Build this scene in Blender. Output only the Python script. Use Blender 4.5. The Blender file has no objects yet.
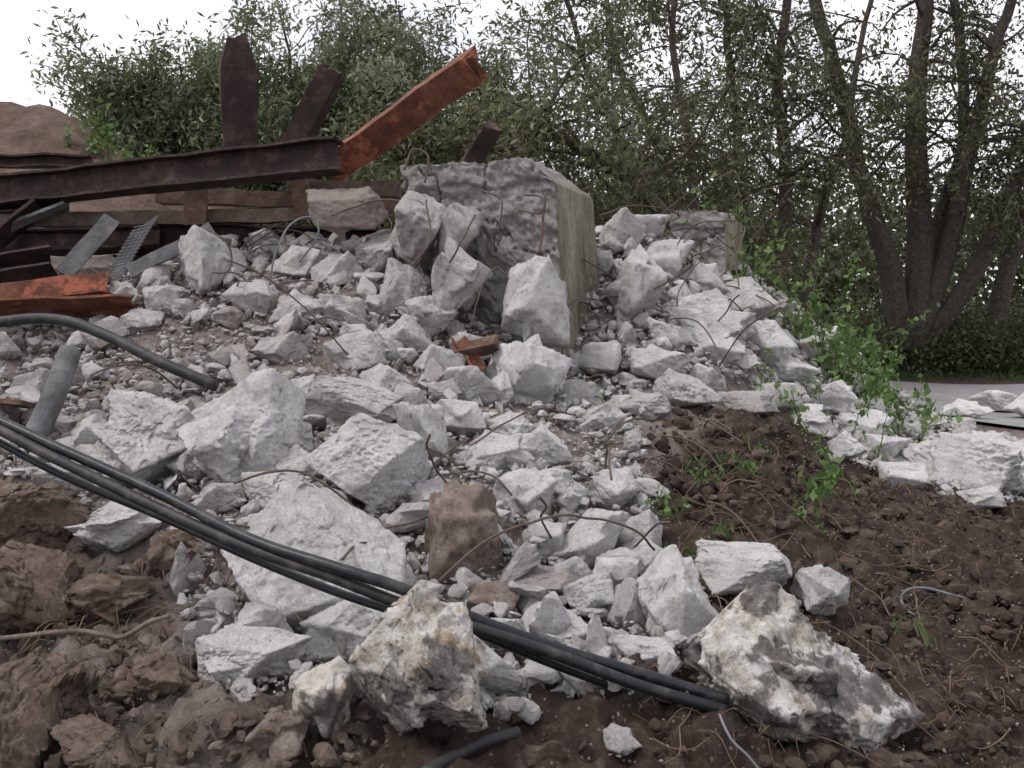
import bpy, bmesh, math, random
import numpy as np
from mathutils import Vector, Matrix, Euler
random.seed(7); rng=np.random.default_rng(7)
S=bpy.context.scene
F=1024.0; HZ=330.0; CZ=1.6
def P(u,v,d): return np.array([(u-512)*d/F, d, CZ+(HZ-v)*d/F])
# ------------------------------------------------------------------ noise
def h3(ix,iy,iz,s):
    n=(ix*374761393+iy*668265263+iz*1274126177+s*974634777)&0xffffffff
    n=((n^(n>>13))*1274126177)&0xffffffff
    n=n^(n>>16)
    return n/4294967296.0
def vn(p,s=0):
    i=np.floor(p).astype(np.int64); f=p-i; f=f*f*(3-2*f)
    r=0
    for a in (0,1):
        for b in (0,1):
            for c in (0,1):
                w=(f[:,0] if a else 1-f[:,0])*(f[:,1] if b else 1-f[:,1])*(f[:,2] if c else 1-f[:,2])
                r=r+w*h3(i[:,0]+a,i[:,1]+b,i[:,2]+c,s)
    return r
def fbm(p,o=4,s=0):
    r=0;a=.5;t=0
    for k in range(o):
        r=r+a*vn(p*(2.03**k)+k*17.3,s+k); t+=a; a*=.5
    return r/t
def worley(p,s=0):
    i=np.floor(p).astype(np.int64); best=np.full(len(p),9.)
    for a in(-1,0,1):
        for b in(-1,0,1):
            for c in(-1,0,1):
                j=i+np.array([a,b,c])
                q=j+np.stack([h3(j[:,0],j[:,1],j[:,2],s+k) for k in(1,2,3)],1)
                best=np.minimum(best,((p-q)**2).sum(1))
    return np.sqrt(best)
def sst(a,b,x):
    t=np.clip((x-a)/(b-a),0,1); return t*t*(3-2*t)
# ------------------------------------------------------------------ terrain control points
C=[]
def col(u,*a):
    for v,d in a: C.append(P(u,v,d))
col(-330,(768,3.5),(640,4.3),(540,5.2),(430,6.6),(370,7.8),(300,9),(200,11),(130,14))
col(-120,(768,3.5),(640,4.3),(550,5),(440,6.5),(370,7.7),(310,8.8),(230,11),(110,13))
col(0,(768,3.5),(640,4.3),(555,5),(445,6.4),(375,7.6),(310,8.7),(255,10),(100,13))
col(60,(112,13)); col(110,(145,13)); col(180,(200,13)); col(260,(250,13))
col(128,(768,3.45),(640,4.2),(550,4.9),(440,6.1),(370,7.3),(300,8.4),(262,9.5))
col(256,(768,3.4),(640,4.2),(550,4.85),(440,6),(370,7),(300,8.1),(250,9.1))
col(384,(768,3.4),(640,4.2),(550,4.9),(460,5.8),(390,6.8),(320,7.7),(262,8.6))
col(470,(768,3.45),(640,4.3),(550,5),(470,5.8),(400,6.8),(350,7.6),(300,8.6))
col(560,(768,3.5),(640,4.35),(550,5.1),(480,5.9),(420,6.8),(380,7.5),(330,8.4))
col(650,(768,3.5),(660,4.2),(580,5.0),(510,5.7),(440,6.7),(380,7.7),(300,8.8),(235,9.9))
col(768,(768,3.6),(640,4.5),(570,5.2),(490,6.2),(430,7.3),(375,8.8),(325,10.2),(290,11.2))
col(860,(768,3.65),(640,4.6),(560,5.6),(500,6.8),(455,8.5),(410,10.3),(372,12))
col(960,(768,3.7),(640,4.75),(560,5.8),(515,7.2),(478,9.2),(445,12.5),(418,17),(398,22),(376,26),(345,30))
col(1100,(768,3.7),(640,4.8),(570,6),(525,7.6),(485,10),(445,13.5),(418,17.5),(398,22),(376,26),(345,30))
col(1350,(768,3.7),(640,4.9),(570,6.2),(525,7.8),(485,10.5),(445,13.5),(418,17.5),(398,22),(376,26))
for x,y,z in [(-6,18,1.6),(-3,13,1.5),(-3,17,1),(0,11,2.0),(0,13,1.3),(0,17,.8),(2.5,12,2.0),(2.5,14,1.1),(3,18,.4),(5,14,.5),(5,18,.3),(-10,20,1),
              (-6,26,.6),(0,26,.5),(4,26,.5),(8,34,1.0),(-20,35,.5),(0,40,.3),(20,40,.5),(35,30,.2),(-30,15,1),(-12,8,1.8),(-12,4,.5),(14,6,0),(20,12,0),
              (0,1.5,.0),(-3,1.5,.05),(3,1.5,.0),(0,-4,0),(8,-3,0),(-8,-3,0),(-2,9.6,2.3),(0,9.6,2.3),(45,50,0),(-45,50,0),(0,60,0),(-45,0,0),(45,0,0)]:
    C.append(np.array([x,y,z],float))
C=np.array(C)
def ker(a,b): return np.sqrt(((a[:,None,:]-b[None])**2).sum(2)+.35**2)
K=ker(C[:,:2],C[:,:2])
zm=0.3
K-= .004*np.eye(len(C))
W=np.linalg.solve(K,C[:,2]-zm)
def H(x,y):
    x=np.atleast_1d(np.asarray(x,float)); y=np.atleast_1d(np.asarray(y,float))
    q=np.stack([x,y],1); out=np.empty(len(q))
    for i in range(0,len(q),20000):
        out[i:i+20000]=ker(q[i:i+20000],C[:,:2])@W+zm
    w=sst(36,62,np.hypot(x,y-10))
    return out*(1-w)
def T(u,v,dd=10.):
    d=np.arange(2.6,45,.02); x=(u-512)*d/F; z=CZ+(HZ-v)*d/F
    k=np.nonzero(z<=H(x,d))[0]
    return P(u,v,d[k[0]] if len(k) else dd)
# ------------------------------------------------------------------ mesh helper
def mk(name,V,Fc,mats,mi=None,smooth=False,attrs=None,parent=None,loc=None):
    V=np.asarray(V,np.float32)
    if isinstance(Fc,tuple): fl=[np.asarray(f) for f in Fc if len(f)]
    else: fl=[np.asarray(Fc)]
    me=bpy.data.meshes.new(name)
    nl=sum(f.size for f in fl); nf=sum(len(f) for f in fl)
    me.vertices.add(len(V)); me.loops.add(nl); me.polygons.add(nf)
    me.vertices.foreach_set('co',V.ravel())
    me.loops.foreach_set('vertex_index',np.concatenate([f.ravel() for f in fl]).astype(np.int32))
    tot=np.concatenate([np.full(len(f),f.shape[1]) for f in fl]).astype(np.int32)
    st=np.concatenate([[0],np.cumsum(tot)[:-1]]).astype(np.int32)
    me.polygons.foreach_set('loop_start',st); me.polygons.foreach_set('loop_total',tot)
    if mi is not None: me.polygons.foreach_set('material_index',np.asarray(mi,np.int32))
    me.polygons.foreach_set('use_smooth',np.full(nf,bool(smooth)))
    for m in mats: me.materials.append(m)
    me.update(calc_edges=True); me.validate()
    if attrs:
        for k,a in attrs.items():
            at=me.attributes.new(k,'FLOAT','POINT'); at.data.foreach_set('value',np.asarray(a,np.float32))
    o=bpy.data.objects.new(name,me); S.collection.objects.link(o)
    if loc is not None: o.location=Vector([float(c) for c in loc])
    if parent: o.parent=parent
    return o
def empty(name,loc=(0,0,0)):
    o=bpy.data.objects.new(name,None); S.collection.objects.link(o); o.empty_display_size=.1; return o
# ------------------------------------------------------------------ materials
class M:
    def __init__(s,name):
        s.m=bpy.data.materials.new(name); s.m.use_nodes=True; s.t=s.m.node_tree; s.n=s.t.nodes; s.b=s.n['Principled BSDF']
        s.tc=s.n.new('ShaderNodeTexCoord'); s.co=s.tc.outputs['Object']
    def link(s,a,b): s.t.links.new(a,b)
    def noise(s,sc,det=6,rough=.6,dist=0):
        n=s.n.new('ShaderNodeTexNoise'); n.inputs['Scale'].default_value=sc; n.inputs['Detail'].default_value=det
        n.inputs['Roughness'].default_value=rough; n.inputs['Distortion'].default_value=dist; s.link(s.co,n.inputs['Vector']); return n.outputs['Fac']
    def vor(s,sc,feat='F1'):
        n=s.n.new('ShaderNodeTexVoronoi'); n.feature=feat; n.inputs['Scale'].default_value=sc; s.link(s.co,n.inputs['Vector']); return n.outputs['Distance']
    def vorc(s,sc):
        n=s.n.new('ShaderNodeTexVoronoi'); n.inputs['Scale'].default_value=sc; s.link(s.co,n.inputs['Vector'])
        q=s.n.new('ShaderNodeSeparateColor'); s.link(n.outputs['Color'],q.inputs[0]); return q.outputs[0]
    def ramp(s,x,*st):
        r=s.n.new('ShaderNodeValToRGB'); e=r.color_ramp.elements
        while len(e)<len(st): e.new(.5)
        for i,(p,c) in enumerate(st):
            e[i].position=p; e[i].color=(*c,1) if isinstance(c,tuple) else (c,c,c,1)
        s.link(x,r.inputs[0]); return r.outputs[0]
    def mix(s,f,a,b,mode='MIX'):
        m=s.n.new('ShaderNodeMix'); m.data_type='RGBA'; m.blend_type=mode
        for k,x in((0,f),(6,a),(7,b)):
            if isinstance(x,(int,float)): m.inputs[k].default_value=x if k==0 else (x,x,x,1)
            elif isinstance(x,tuple): m.inputs[k].default_value=(*x,1)
            else: s.link(x,m.inputs[k])
        return m.outputs[2]
    def math(s,op,a,b=0.):
        m=s.n.new('ShaderNodeMath'); m.operation=op
        for k,x in((0,a),(1,b)):
            if isinstance(x,(int,float)): m.inputs[k].default_value=x
            else: s.link(x,m.inputs[k])
        return m.outputs[0]
    def attr(s,n):
        a=s.n.new('ShaderNodeAttribute'); a.attribute_name=n; return a.outputs['Fac']
    def bump(s,h,dist=.01,st=1.,prev=None):
        b=s.n.new('ShaderNodeBump'); b.inputs['Distance'].default_value=dist; b.inputs['Strength'].default_value=st
        s.link(h,b.inputs['Height'])
        if prev: s.link(prev,b.inputs['Normal'])
        return b.outputs[0]
    def fin(s,col,rough=.9,nrm=None,metal=0):
        if isinstance(col,tuple): s.b.inputs['Base Color'].default_value=(*col,1)
        else: s.link(col,s.b.inputs['Base Color'])
        if isinstance(rough,(int,float)): s.b.inputs['Roughness'].default_value=rough
        else: s.link(rough,s.b.inputs['Roughness'])
        s.b.inputs['Metallic'].default_value=metal
        s.b.inputs['Specular IOR Level'].default_value=.3
        if nrm: s.link(nrm,s.b.inputs['Normal'])
        return s.m
def concrete(name,lo,mid,hi,stain=(.26,.205,.165)):
    m=M(name)
    c=m.ramp(m.noise(6,6,.7),(.32,lo),(.5,mid),(.66,hi))
    c=m.mix(.55,c,m.ramp(m.noise(75,3,.75),(.32,.66),(.68,1.1)),'MULTIPLY')
    pm=m.ramp(m.vorc(42),(.84,0.),(.88,.5)); pe=m.ramp(m.vor(42),(.2,1.),(.38,0.))
    c=m.mix(m.math('MULTIPLY',pm,pe),c,(.25,.22,.20))
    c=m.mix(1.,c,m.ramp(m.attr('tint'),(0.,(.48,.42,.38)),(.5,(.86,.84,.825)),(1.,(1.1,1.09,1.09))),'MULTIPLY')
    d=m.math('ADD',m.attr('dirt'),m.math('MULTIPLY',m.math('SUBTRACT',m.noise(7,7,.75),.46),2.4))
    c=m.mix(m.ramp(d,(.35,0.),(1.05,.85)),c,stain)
    n=m.bump(m.noise(30,7,.78),.038,1.); n=m.bump(m.noise(170,3,.7),.006,.9,n)
    return m.fin(c,.93,n)
CON=concrete('broken_concrete',(.49,.475,.465),(.67,.66,.655),(.78,.775,.775))
def soil():
    m=M('soil')
    dark=m.ramp(m.noise(9,8,.75),(.3,(.030,.022,.017)),(.5,(.075,.053,.041)),(.72,(.17,.125,.098)))
    dust=m.ramp(m.noise(7,8,.75),(.3,(.16,.125,.105)),(.5,(.30,.255,.225)),(.7,(.47,.43,.40)))
    c=m.mix(m.ramp(m.math('ADD',m.attr('dust'),m.math('MULTIPLY',m.math('SUBTRACT',m.noise(4,6,.7),.5),.9)),(.25,0.),(.75,1.)),dark,dust)
    c=m.mix(m.attr('mound'),c,m.ramp(m.noise(3,9,.8),(.3,(.07,.045,.033)),(.5,(.17,.115,.088)),(.72,(.30,.24,.21))))
    g=m.ramp(m.math('ADD',m.attr('grass'),m.math('MULTIPLY',m.math('SUBTRACT',m.noise(3,6,.7),.5),.8)),(.35,0.),(.7,1.))
    c=m.mix(g,c,m.ramp(m.noise(8,6,.7),(.3,(.02,.025,.012)),(.7,(.06,.075,.03))))
    peb=m.math('MULTIPLY',m.ramp(m.vorc(45),(.80,0.),(.84,.7)),m.ramp(m.vor(45),(.2,1.),(.36,0.)))
    c=m.mix(peb,c,(.30,.27,.25))
    n=m.bump(m.noise(22,8,.8),.07,1.); n=m.bump(m.noise(130,4,.75),.012,1.,n)
    return m.fin(c,.97,n)
SOIL=soil()
def clodm(name='soil_clods',a=(.036,.026,.020),b=(.085,.061,.048),c_=(.19,.148,.12)):
    m=M(name); c=m.ramp(m.noise(16,7,.75),(.3,a),(.55,b),(.75,c_))
    c=m.mix(1.,c,m.ramp(m.attr('tint'),(0.,.6),(1.,1.7)),'MULTIPLY')
    return m.fin(c,.97,m.bump(m.noise(50,7,.8),.03,1.))
CLOD=clodm(); EARTH=clodm('dry_earth',(.085,.060,.045),(.19,.145,.115),(.36,.30,.26)); CLODL=clodm('dry_clods',(.07,.050,.039),(.15,.115,.093),(.30,.25,.215))
def brownstone():
    m=M('earthy_stone'); c=m.ramp(m.noise(9,8,.75),(.3,(.12,.085,.065)),(.5,(.24,.19,.16)),(.7,(.42,.37,.34)))
    return m.fin(c,.95,m.bump(m.noise(30,7,.78),.035,1.))
BRS=brownstone()
def flint(name,thr,tan):
    m=M(name)
    c=m.ramp(m.noise(7,8,.72),(.36,(.36,.31,.26)),(.46,(.60,.565,.51)),(.58,(.78,.77,.75)))
    c=m.mix(m.ramp(m.noise(4.5,7,.7,.1),(.49,0.),(.58,tan)),c,m.ramp(m.noise(20,6,.7),(.3,(.20,.13,.065)),(.7,(.50,.37,.21))))
    dk=m.ramp(m.noise(2.6,8,.66,.15),(thr,0.),(thr+.035,1.))
    c=m.mix(dk,c,m.ramp(m.noise(12,8,.75),(.3,(.055,.048,.044)),(.5,(.16,.145,.135)),(.68,(.38,.355,.33))))
    c=m.mix(m.ramp(m.noise(30,6,.75),(.55,0.),(.68,.6)),c,(.12,.09,.07))
    n=m.bump(m.noise(20,8,.75),.04,1.)
    return m.fin(c,m.ramp(m.noise(8,4),(.4,.45),(.6,.85)),n)
FLI=flint('limestone',.53,.9); FLI2=flint('limestone_with_flint',.475,.3)
def rust(name,a,b,c3,paint=None,amt=0):
    m=M(name); c=m.ramp(m.noise(6,8,.7),(.3,a),(.52,b),(.75,c3))
    if paint: c=m.mix(m.ramp(m.noise(3.5,8,.7,.2),(.5-amt,0.),(.56-amt,1.)),c,m.mix(m.noise(20,5),paint,tuple(x*.5 for x in paint)))
    return m.fin(c,.78,m.bump(m.noise(40,6,.7),.012,.8),.15)
RUST=rust('rusted_steel',(.016,.011,.010),(.038,.024,.021),(.12,.075,.058))
RUSTO=rust('orange_painted_steel',(.05,.025,.018),(.13,.05,.03),(.24,.12,.08),(.42,.14,.08),-.02)
RUSTB=rust('brown_rust_steel',(.05,.03,.022),(.12,.075,.055),(.22,.15,.12))
WOOD=rust('old_timber',(.05,.035,.028),(.13,.10,.08),(.24,.20,.17))
GREY=rust('grey_steel',(.06,.06,.06),(.13,.13,.135),(.22,.215,.22))
def simple(name,c,r,bs=60,bd=.003,var=.3):
    m=M(name); cc=m.ramp(m.noise(12,5,.7),(.3,tuple(x*(1-var) for x in c)),(.7,tuple(x*(1+var) for x in c)))
    return m.fin(cc,r,m.bump(m.noise(bs,5),bd,.6))
dk=M('dusty_black_cable'); BLK=dk.fin(dk.mix(dk.ramp(dk.noise(7,8,.75),(.5,0.),(.72,.4)),(.012,.014,.018),(.13,.12,.11)),.4,dk.bump(dk.noise(50,5),.003,.6))
dm=M('dusty_black'); BLK2=dm.fin(dm.mix(dm.ramp(dm.noise(9,7,.7),(.5,0.),(.75,.6)),(.018,.019,.022),(.14,.12,.105)),.55,dm.bump(dm.noise(50,5),.004,.6))
WIRE=simple('rusty_wire',(.09,.068,.055),.8); WIREG=simple('galvanised_wire',(.13,.14,.15),.5)
BARK=simple('bark',(.068,.057,.047),.95,25,.05,.55)
def leafm(name,a,b,c3):
    m=M(name); m.b.inputs['Roughness'].default_value=.5
    c=m.ramp(m.attr('tint'),(0.,a),(.5,b),(1.,c3)); m.link(c,m.b.inputs['Base Color']); m.b.inputs['Specular IOR Level'].default_value=.4
    tr=m.n.new('ShaderNodeBsdfTranslucent'); m.link(c,tr.inputs[0]); mx=m.n.new('ShaderNodeMixShader'); mx.inputs[0].default_value=.4
    m.link(m.b.outputs[0],mx.inputs[1]); m.link(tr.outputs[0],mx.inputs[2]); m.link(mx.outputs[0],m.n['Material Output'].inputs[0]); return m.m
LWIL=leafm('willow_leaves',(.06,.085,.038),(.145,.175,.095),(.29,.33,.21))
LDRK=leafm('dark_leaves',(.028,.036,.016),(.078,.09,.041),(.18,.19,.098))
LWEED=leafm('weed_leaves',(.05,.10,.025),(.115,.185,.052),(.20,.30,.10))
# ------------------------------------------------------------------ ground
def axis(a,b,st,lim):
    c=list(np.arange(a,b,st)); s=st; x=b; up=[]
    while x<lim: up.append(x); s*=1.13; x+=s
    up.append(lim); s=st; x=a-st; dn=[]
    while x>-lim: dn.append(x); s*=1.13; x-=s
    dn.append(-lim); return np.array(dn[::-1]+c+up)
ax=axis(-5,6.5,.03,600); ay=axis(2.6,11.,.03,700)
X,Y=np.meshgrid(ax,ay); x=X.ravel(); y=Y.ravel()
z=H(x,y)
def bigd(x,y,z):
    p=np.stack([x,y,z],1); return (fbm(p*1.6,4,3)-.5)*.26
edge=np.interp(y,[2,3.5,4.5,5.5,6.5,7.5,9,11,13],[-.9,-.5,.3,.7,1.0,1.6,3.2,4.6,6])
p=np.stack([x,y,z],1); near=1-sst(14,40,np.hypot(x,y-6))
rd=sst(5.4,6.6,x)*sst(12.8,14.4,y)*(1-sst(25,26.5,y))
near=near*(1-rd)
soilz=np.clip(sst(-.2,.4,x-edge)+.7*sst(4.8,4.2,y)+.8*sst(-.8,-1.3,x)*sst(6.2,5.4,y),0,1)
z=z+near*(bigd(x,y,z)+(fbm(p*6,5,9)-.5)*(.12+.18*soilz)+(.5-worley(p*8,5))*(.02+.05*soilz)+(.5-worley(p*19,8))*(.012+.03*soilz))
z=z-.02
nx,ny=len(ax),len(ay)
idx=np.arange(nx*ny).reshape(ny,nx)
Q=np.stack([idx[:-1,:-1],idx[:-1,1:],idx[1:,1:],idx[1:,:-1]],-1).reshape(-1,4)
dust=1-sst(-.3,.35,x-edge)
dust*=sst(3.0,5.6,y+.2*x)*.95
dust=np.maximum(dust,np.clip(.8*np.exp(-((x-7)/3.5)**2-((y-13)/3.)**2),0,1))
dust=np.maximum(dust,.60*sst(.2,-1.2,x)*(y<6))
mound=sst(10.2,11.2,y)*(x<1)*(y<17)
grass=sst(24.5,26.5,y)*1.0+ sst(15,17.5,y)*(x<3.5)*1.0
grass=np.clip(grass,0,1)
mk('ground',np.stack([x,y,z],1),Q,[SOIL],smooth=True,attrs={'dust':dust,'grass':grass,'mound':mound})
# road
m=M('worn_asphalt'); c=m.ramp(m.noise(2,8,.7),(.3,(.18,.175,.18)),(.7,(.29,.285,.29))); c=m.mix(m.ramp(m.noise(.6,6,.6),(.5,0.),(.7,.5)),c,(.18,.16,.14))
ROAD=m.fin(c,.85,m.bump(m.noise(60,6,.7),.01,.7))
rx=np.linspace(6.0,60,160); rv=[]; nr=14
for i,xx in enumerate(rx):
    w0=14.2+.5*math.sin(xx*1.3)+.25*math.sin(xx*3.1)+max(0,9-xx)*.8; w1=24.6+.35*math.sin(xx*.9+1)
    w1=max(w1-max(0,8.5-xx)*.8,w0+.3)
    for j in range(nr):
        rv.append((xx,w0+(w1-w0)*j/(nr-1),0))
rv=np.array(rv); rv[:,2]=H(rv[:,0],rv[:,1])+.035
ii=np.arange(160*nr).reshape(160,nr)
mk('road',rv,np.stack([ii[:-1,:-1],ii[1:,:-1],ii[1:,1:],ii[:-1,1:]],-1).reshape(-1,4),[ROAD],smooth=True)
# ------------------------------------------------------------------ rocks
_ico={}
def ico(s):
    if s not in _ico:
        b=bmesh.new(); bmesh.ops.create_icosphere(b,subdivisions=s,radius=1); b.verts.ensure_lookup_table()
        _ico[s]=(np.array([v.co[:] for v in b.verts]),np.array([[v.index for v in f.verts] for f in b.faces])); b.free()
    return _ico[s]
def rotm(r):
    q=r.normal(size=4); q/=np.linalg.norm(q); w,a,b,c=q
    return np.array([[1-2*(b*b+c*c),2*(a*b-c*w),2*(a*c+b*w)],[2*(a*b+c*w),1-2*(a*a+c*c),2*(b*c-a*w)],[2*(a*c-b*w),2*(b*c+a*w),1-2*(a*a+b*b)]])
def hullR(D,pts):
    pts=pts-pts.mean(0)
    b=bmesh.new(); [b.verts.new(tuple(p)) for p in pts]; bmesh.ops.convex_hull(b,input=b.verts[:]); b.normal_update()
    N=[];d=[]
    for f in b.faces:
        n=np.array(f.normal[:]); k=float(n@np.array(f.verts[0].co[:]))
        if k<0: n=-n;k=-k
        if f.calc_area()>1e-4: N.append(n); d.append(max(k,.25))
    b.free(); N=np.array(N); d=np.array(d); dt=D@N.T
    return np.minimum(np.where(dt>.03,d/np.maximum(dt,.03),9).min(1),1.8)
def rock(sub,seed,rough=.12,boxy=True,rot=True):
    r=np.random.default_rng(seed); D,Fc=ico(sub)
    def ps():
        if boxy:
            c=np.array([[a,b,e] for a in(-1,1) for b in(-1,1) for e in(-1,1)],float)*r.uniform(.38,1.0,(8,3))
            return np.vstack([c,r.normal(size=(4,3))*.6])
        n=r.integers(9,14); q=r.normal(size=(n,3)); return q/np.linalg.norm(q,axis=1)[:,None]*r.uniform(.7,1.2,(n,1))
    R=hullR(D,ps())
    if r.uniform()<.6: R=np.maximum(R,hullR(D,ps()@rotm(r).T)*.9)
    V=D*R[:,None]
    if rot: V=V@rotm(r).T
    off=r.uniform(0,50,3)
    if rough>0:
        dsp=(fbm(V*2.2+off,3,seed)-.5)*.9+(worley(V*3.2+off,seed)-.5)*.3
        if sub>=3:
            hq=fbm(V*1.9+off+9,4,seed+11)*9; fr=hq-np.floor(hq); terr=(np.floor(hq)+sst(.78,1.,fr))/9
            dsp=dsp+(terr-.5)*2.2+(fbm(V*9+off,3,seed+2)-.5)*.9
        if sub>=5: dsp=dsp+(fbm(V*22+off,3,seed+7)-.5)*.65
        V=V+D*(dsp*rough)[:,None]
    V-= (V.max(0)+V.min(0))/2; V/= (V.max(0)-V.min(0))/2
    return V,Fc
heroes=[]
def put(name,u,v,w,h,mat=None,seed=None,dep=None,d=None,tint=.6,dirt=.0,rough=.15,boxy=None,sub=None):
    if seed is None: seed=1000+len(heroes)*7
    t=T(u,v+.33*h) if d is None else P(u,v,d)
    dd=t[1]
    c=P(u,v,dd); sx=w*dd/F/2; sz=h*dd/F/2; sy=dep/2 if dep else .5*(sx+sz)
    if sub is None: sub=6 if w>98 else (5 if w>50 else 4)
    if boxy is None: boxy=(seed%2!=0)
    V,Fc=rock(sub,seed,rough,boxy)
    V=V*np.array([sx,sy,sz])
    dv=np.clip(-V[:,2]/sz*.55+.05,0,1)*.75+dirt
    heroes.append(1)
    c=c+np.array([0,sy*.35,0])
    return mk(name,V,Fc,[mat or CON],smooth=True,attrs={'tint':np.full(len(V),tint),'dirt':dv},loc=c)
R=[
(143,446,106,108,.95,0),(228,438,150,130,.92,0),(368,470,116,108,1,0),
(113,533,100,58,.8,.1),(250,668,108,60,1,0),(343,632,88,62,.9,0),(680,605,82,104,.98,0),(750,578,104,62,.95,.05),(825,596,56,54,.75,.1),
(530,376,86,80,1,0),(535,302,66,90,.85,0),(205,264,68,72,.75,.1),(297,264,60,38,.6,.1),(345,271,66,36,.55,.15),
(640,658,66,42,.9,0),(420,440,56,72,.85,0),(350,405,106,56,.6,.15),(295,470,70,46,.7,.1),(712,322,94,66,.95,0),(634,290,58,92,.7,.05),(722,356,60,36,.9,0),
(962,468,120,68,1,0),(1000,404,56,28,1,0),(968,412,52,24,1,0),(1010,480,70,44,1,0),(930,462,60,36,1,0),
(560,636,70,50,.85,0),(588,545,80,62,.8,.1),(524,500,66,56,.85,.05),(470,388,72,44,.9,0),(355,352,62,42,.65,.1),(400,338,66,46,.65,.1),
(455,420,60,40,.85,0),(490,455,64,46,.85,.05),(540,450,62,48,.9,0),(268,492,64,40,.85,0),(320,512,70,44,.7,.1),(85,436,44,40,.8,0),
(590,600,56,44,.85,0),(620,570,46,40,.8,0),(430,500,52,40,.7,.1),(560,490,56,40,.95,0),(610,492,54,44,.85,0),(640,530,50,38,.65,.1),
(660,365,60,40,.7,.1),(690,390,64,42,.6,.15),(765,345,64,48,1,0),(795,372,60,42,1,0),(830,400,54,38,1,0),(862,428,60,36,1,0),(890,452,56,34,1,0),(845,450,50,34,1,0),
(745,300,60,44,.85,0),(668,262,60,50,.7,.15),(620,235,50,50,.5,.2),(650,228,46,30,.5,.2),(700,280,54,40,.7,.1),
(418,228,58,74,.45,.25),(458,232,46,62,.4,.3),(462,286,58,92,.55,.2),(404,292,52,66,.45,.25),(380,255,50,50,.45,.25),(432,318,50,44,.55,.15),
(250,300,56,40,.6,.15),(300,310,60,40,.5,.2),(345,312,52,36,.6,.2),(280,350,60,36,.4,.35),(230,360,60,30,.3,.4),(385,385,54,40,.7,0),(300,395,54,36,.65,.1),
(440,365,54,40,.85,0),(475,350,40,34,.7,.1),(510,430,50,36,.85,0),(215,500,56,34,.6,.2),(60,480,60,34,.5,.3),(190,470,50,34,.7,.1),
(160,300,44,30,.5,.2),(140,322,40,26,.5,.3),(575,660,50,34,.7,.2),(700,650,46,34,.6,.2),(600,420,50,34,.7,.1),(640,405,60,30,.45,.3),(750,405,60,26,.45,.3),
(520,690,60,40,.4,.3),(620,745,44,34,.6,.2),(570,575,44,36,.85,0),(545,540,44,36,.8,.05),(395,300,34,30,.6,.1),
(985,450,60,34,1,0),(1035,462,80,50,1,0),(905,478,50,30,1,0),(940,440,44,24,1,0),(875,408,44,26,1,0),(815,425,50,30,.95,.05),(780,398,46,30,.9,.1),(1050,410,70,34,1,0),(985,500,44,24,.9,.1),
(810,350,40,28,.95,0),(735,330,44,34,.9,0),(680,300,46,36,.75,0),(600,360,44,34,.75,.05),(672,335,50,34,.75,.05),(852,385,40,26,1,0),(910,428,40,24,1,0),
]
ND={418:7.95,458:7.95,462:7.75,404:7.9,432:7.6,380:8.2}
for i,(u,v,w,h,t,dr) in enumerate(R):
    kw={}
    if (u,v)==(535,302): kw['d']=7.5
    if (u,v) in((418,228),(458,232),(462,286),(404,292),(432,318),(380,255)): kw['d']=ND[u]; kw['boxy']=False; kw['rough']=.2
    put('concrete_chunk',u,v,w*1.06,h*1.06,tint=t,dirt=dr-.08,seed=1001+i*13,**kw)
put('concrete_chunk',326,584,232,206,tint=1.,seed=4251,d=4.45,dep=.75,boxy=True,rough=.13)
put('earthy_stone',462,538,84,112,BRS,tint=.5); put('earthy_stone',490,606,66,44,BRS)
for a in [(170,560,60,60),(30,520,140,80),(18,600,120,110),(20,712,130,120),(110,600,90,50),(150,690,90,60),(95,760,110,60)]:
    put('earth_lump',*a,EARTH,rough=.3,boxy=False,tint=.5)
put('earthy_stone',278,744,60,60,BRS)
put('limestone_boulder',425,664,156,162,FLI,seed=82,rough=.20,d=3.42,dep=.42,boxy=True); put('limestone_boulder',812,682,240,190,FLI2,seed=96,rough=.18,d=3.9,boxy=False); put('limestone_boulder',320,702,66,76,FLI,seed=36,d=3.5,rough=.08)
put('concrete_slab_fragment',550,588,104,34,tint=.2,dirt=.2,seed=5)
# ---- scatter
def inpoly(x,y,poly):
    c=np.zeros(len(x),bool); n=len(poly); j=n-1
    for i in range(n):
        xi,yi=poly[i];xj,yj=poly[j]
        cond=((yi>y)!=(yj>y))&(x<(xj-xi)*(y-yi)/(yj-yi+1e-9)+xi); c^=cond; j=i
    return c
def poly(*uv): return [tuple(T(u,v)[:2]) for u,v in uv]
PILE=[tuple(P(u,v,d)[:2]) for u,v,d in [(-150,0,7.6),(0,0,7.6),(0,0,8.4),(130,0,9.2),(250,0,9.5),(400,0,9.4),(600,0,10.2),(700,0,11),(770,0,12),(850,0,12.3),(960,0,12),(1090,0,11.8)]]
PILE+=poly((1090,505),(950,500),(870,468),(800,415),(740,385),(660,400),(640,430),(655,500),(645,560),(700,590),(720,660),(660,700),(560,720),(500,735),(400,730),(230,715),(185,640),(180,585),(120,535),(60,480),(-150,440))
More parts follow.
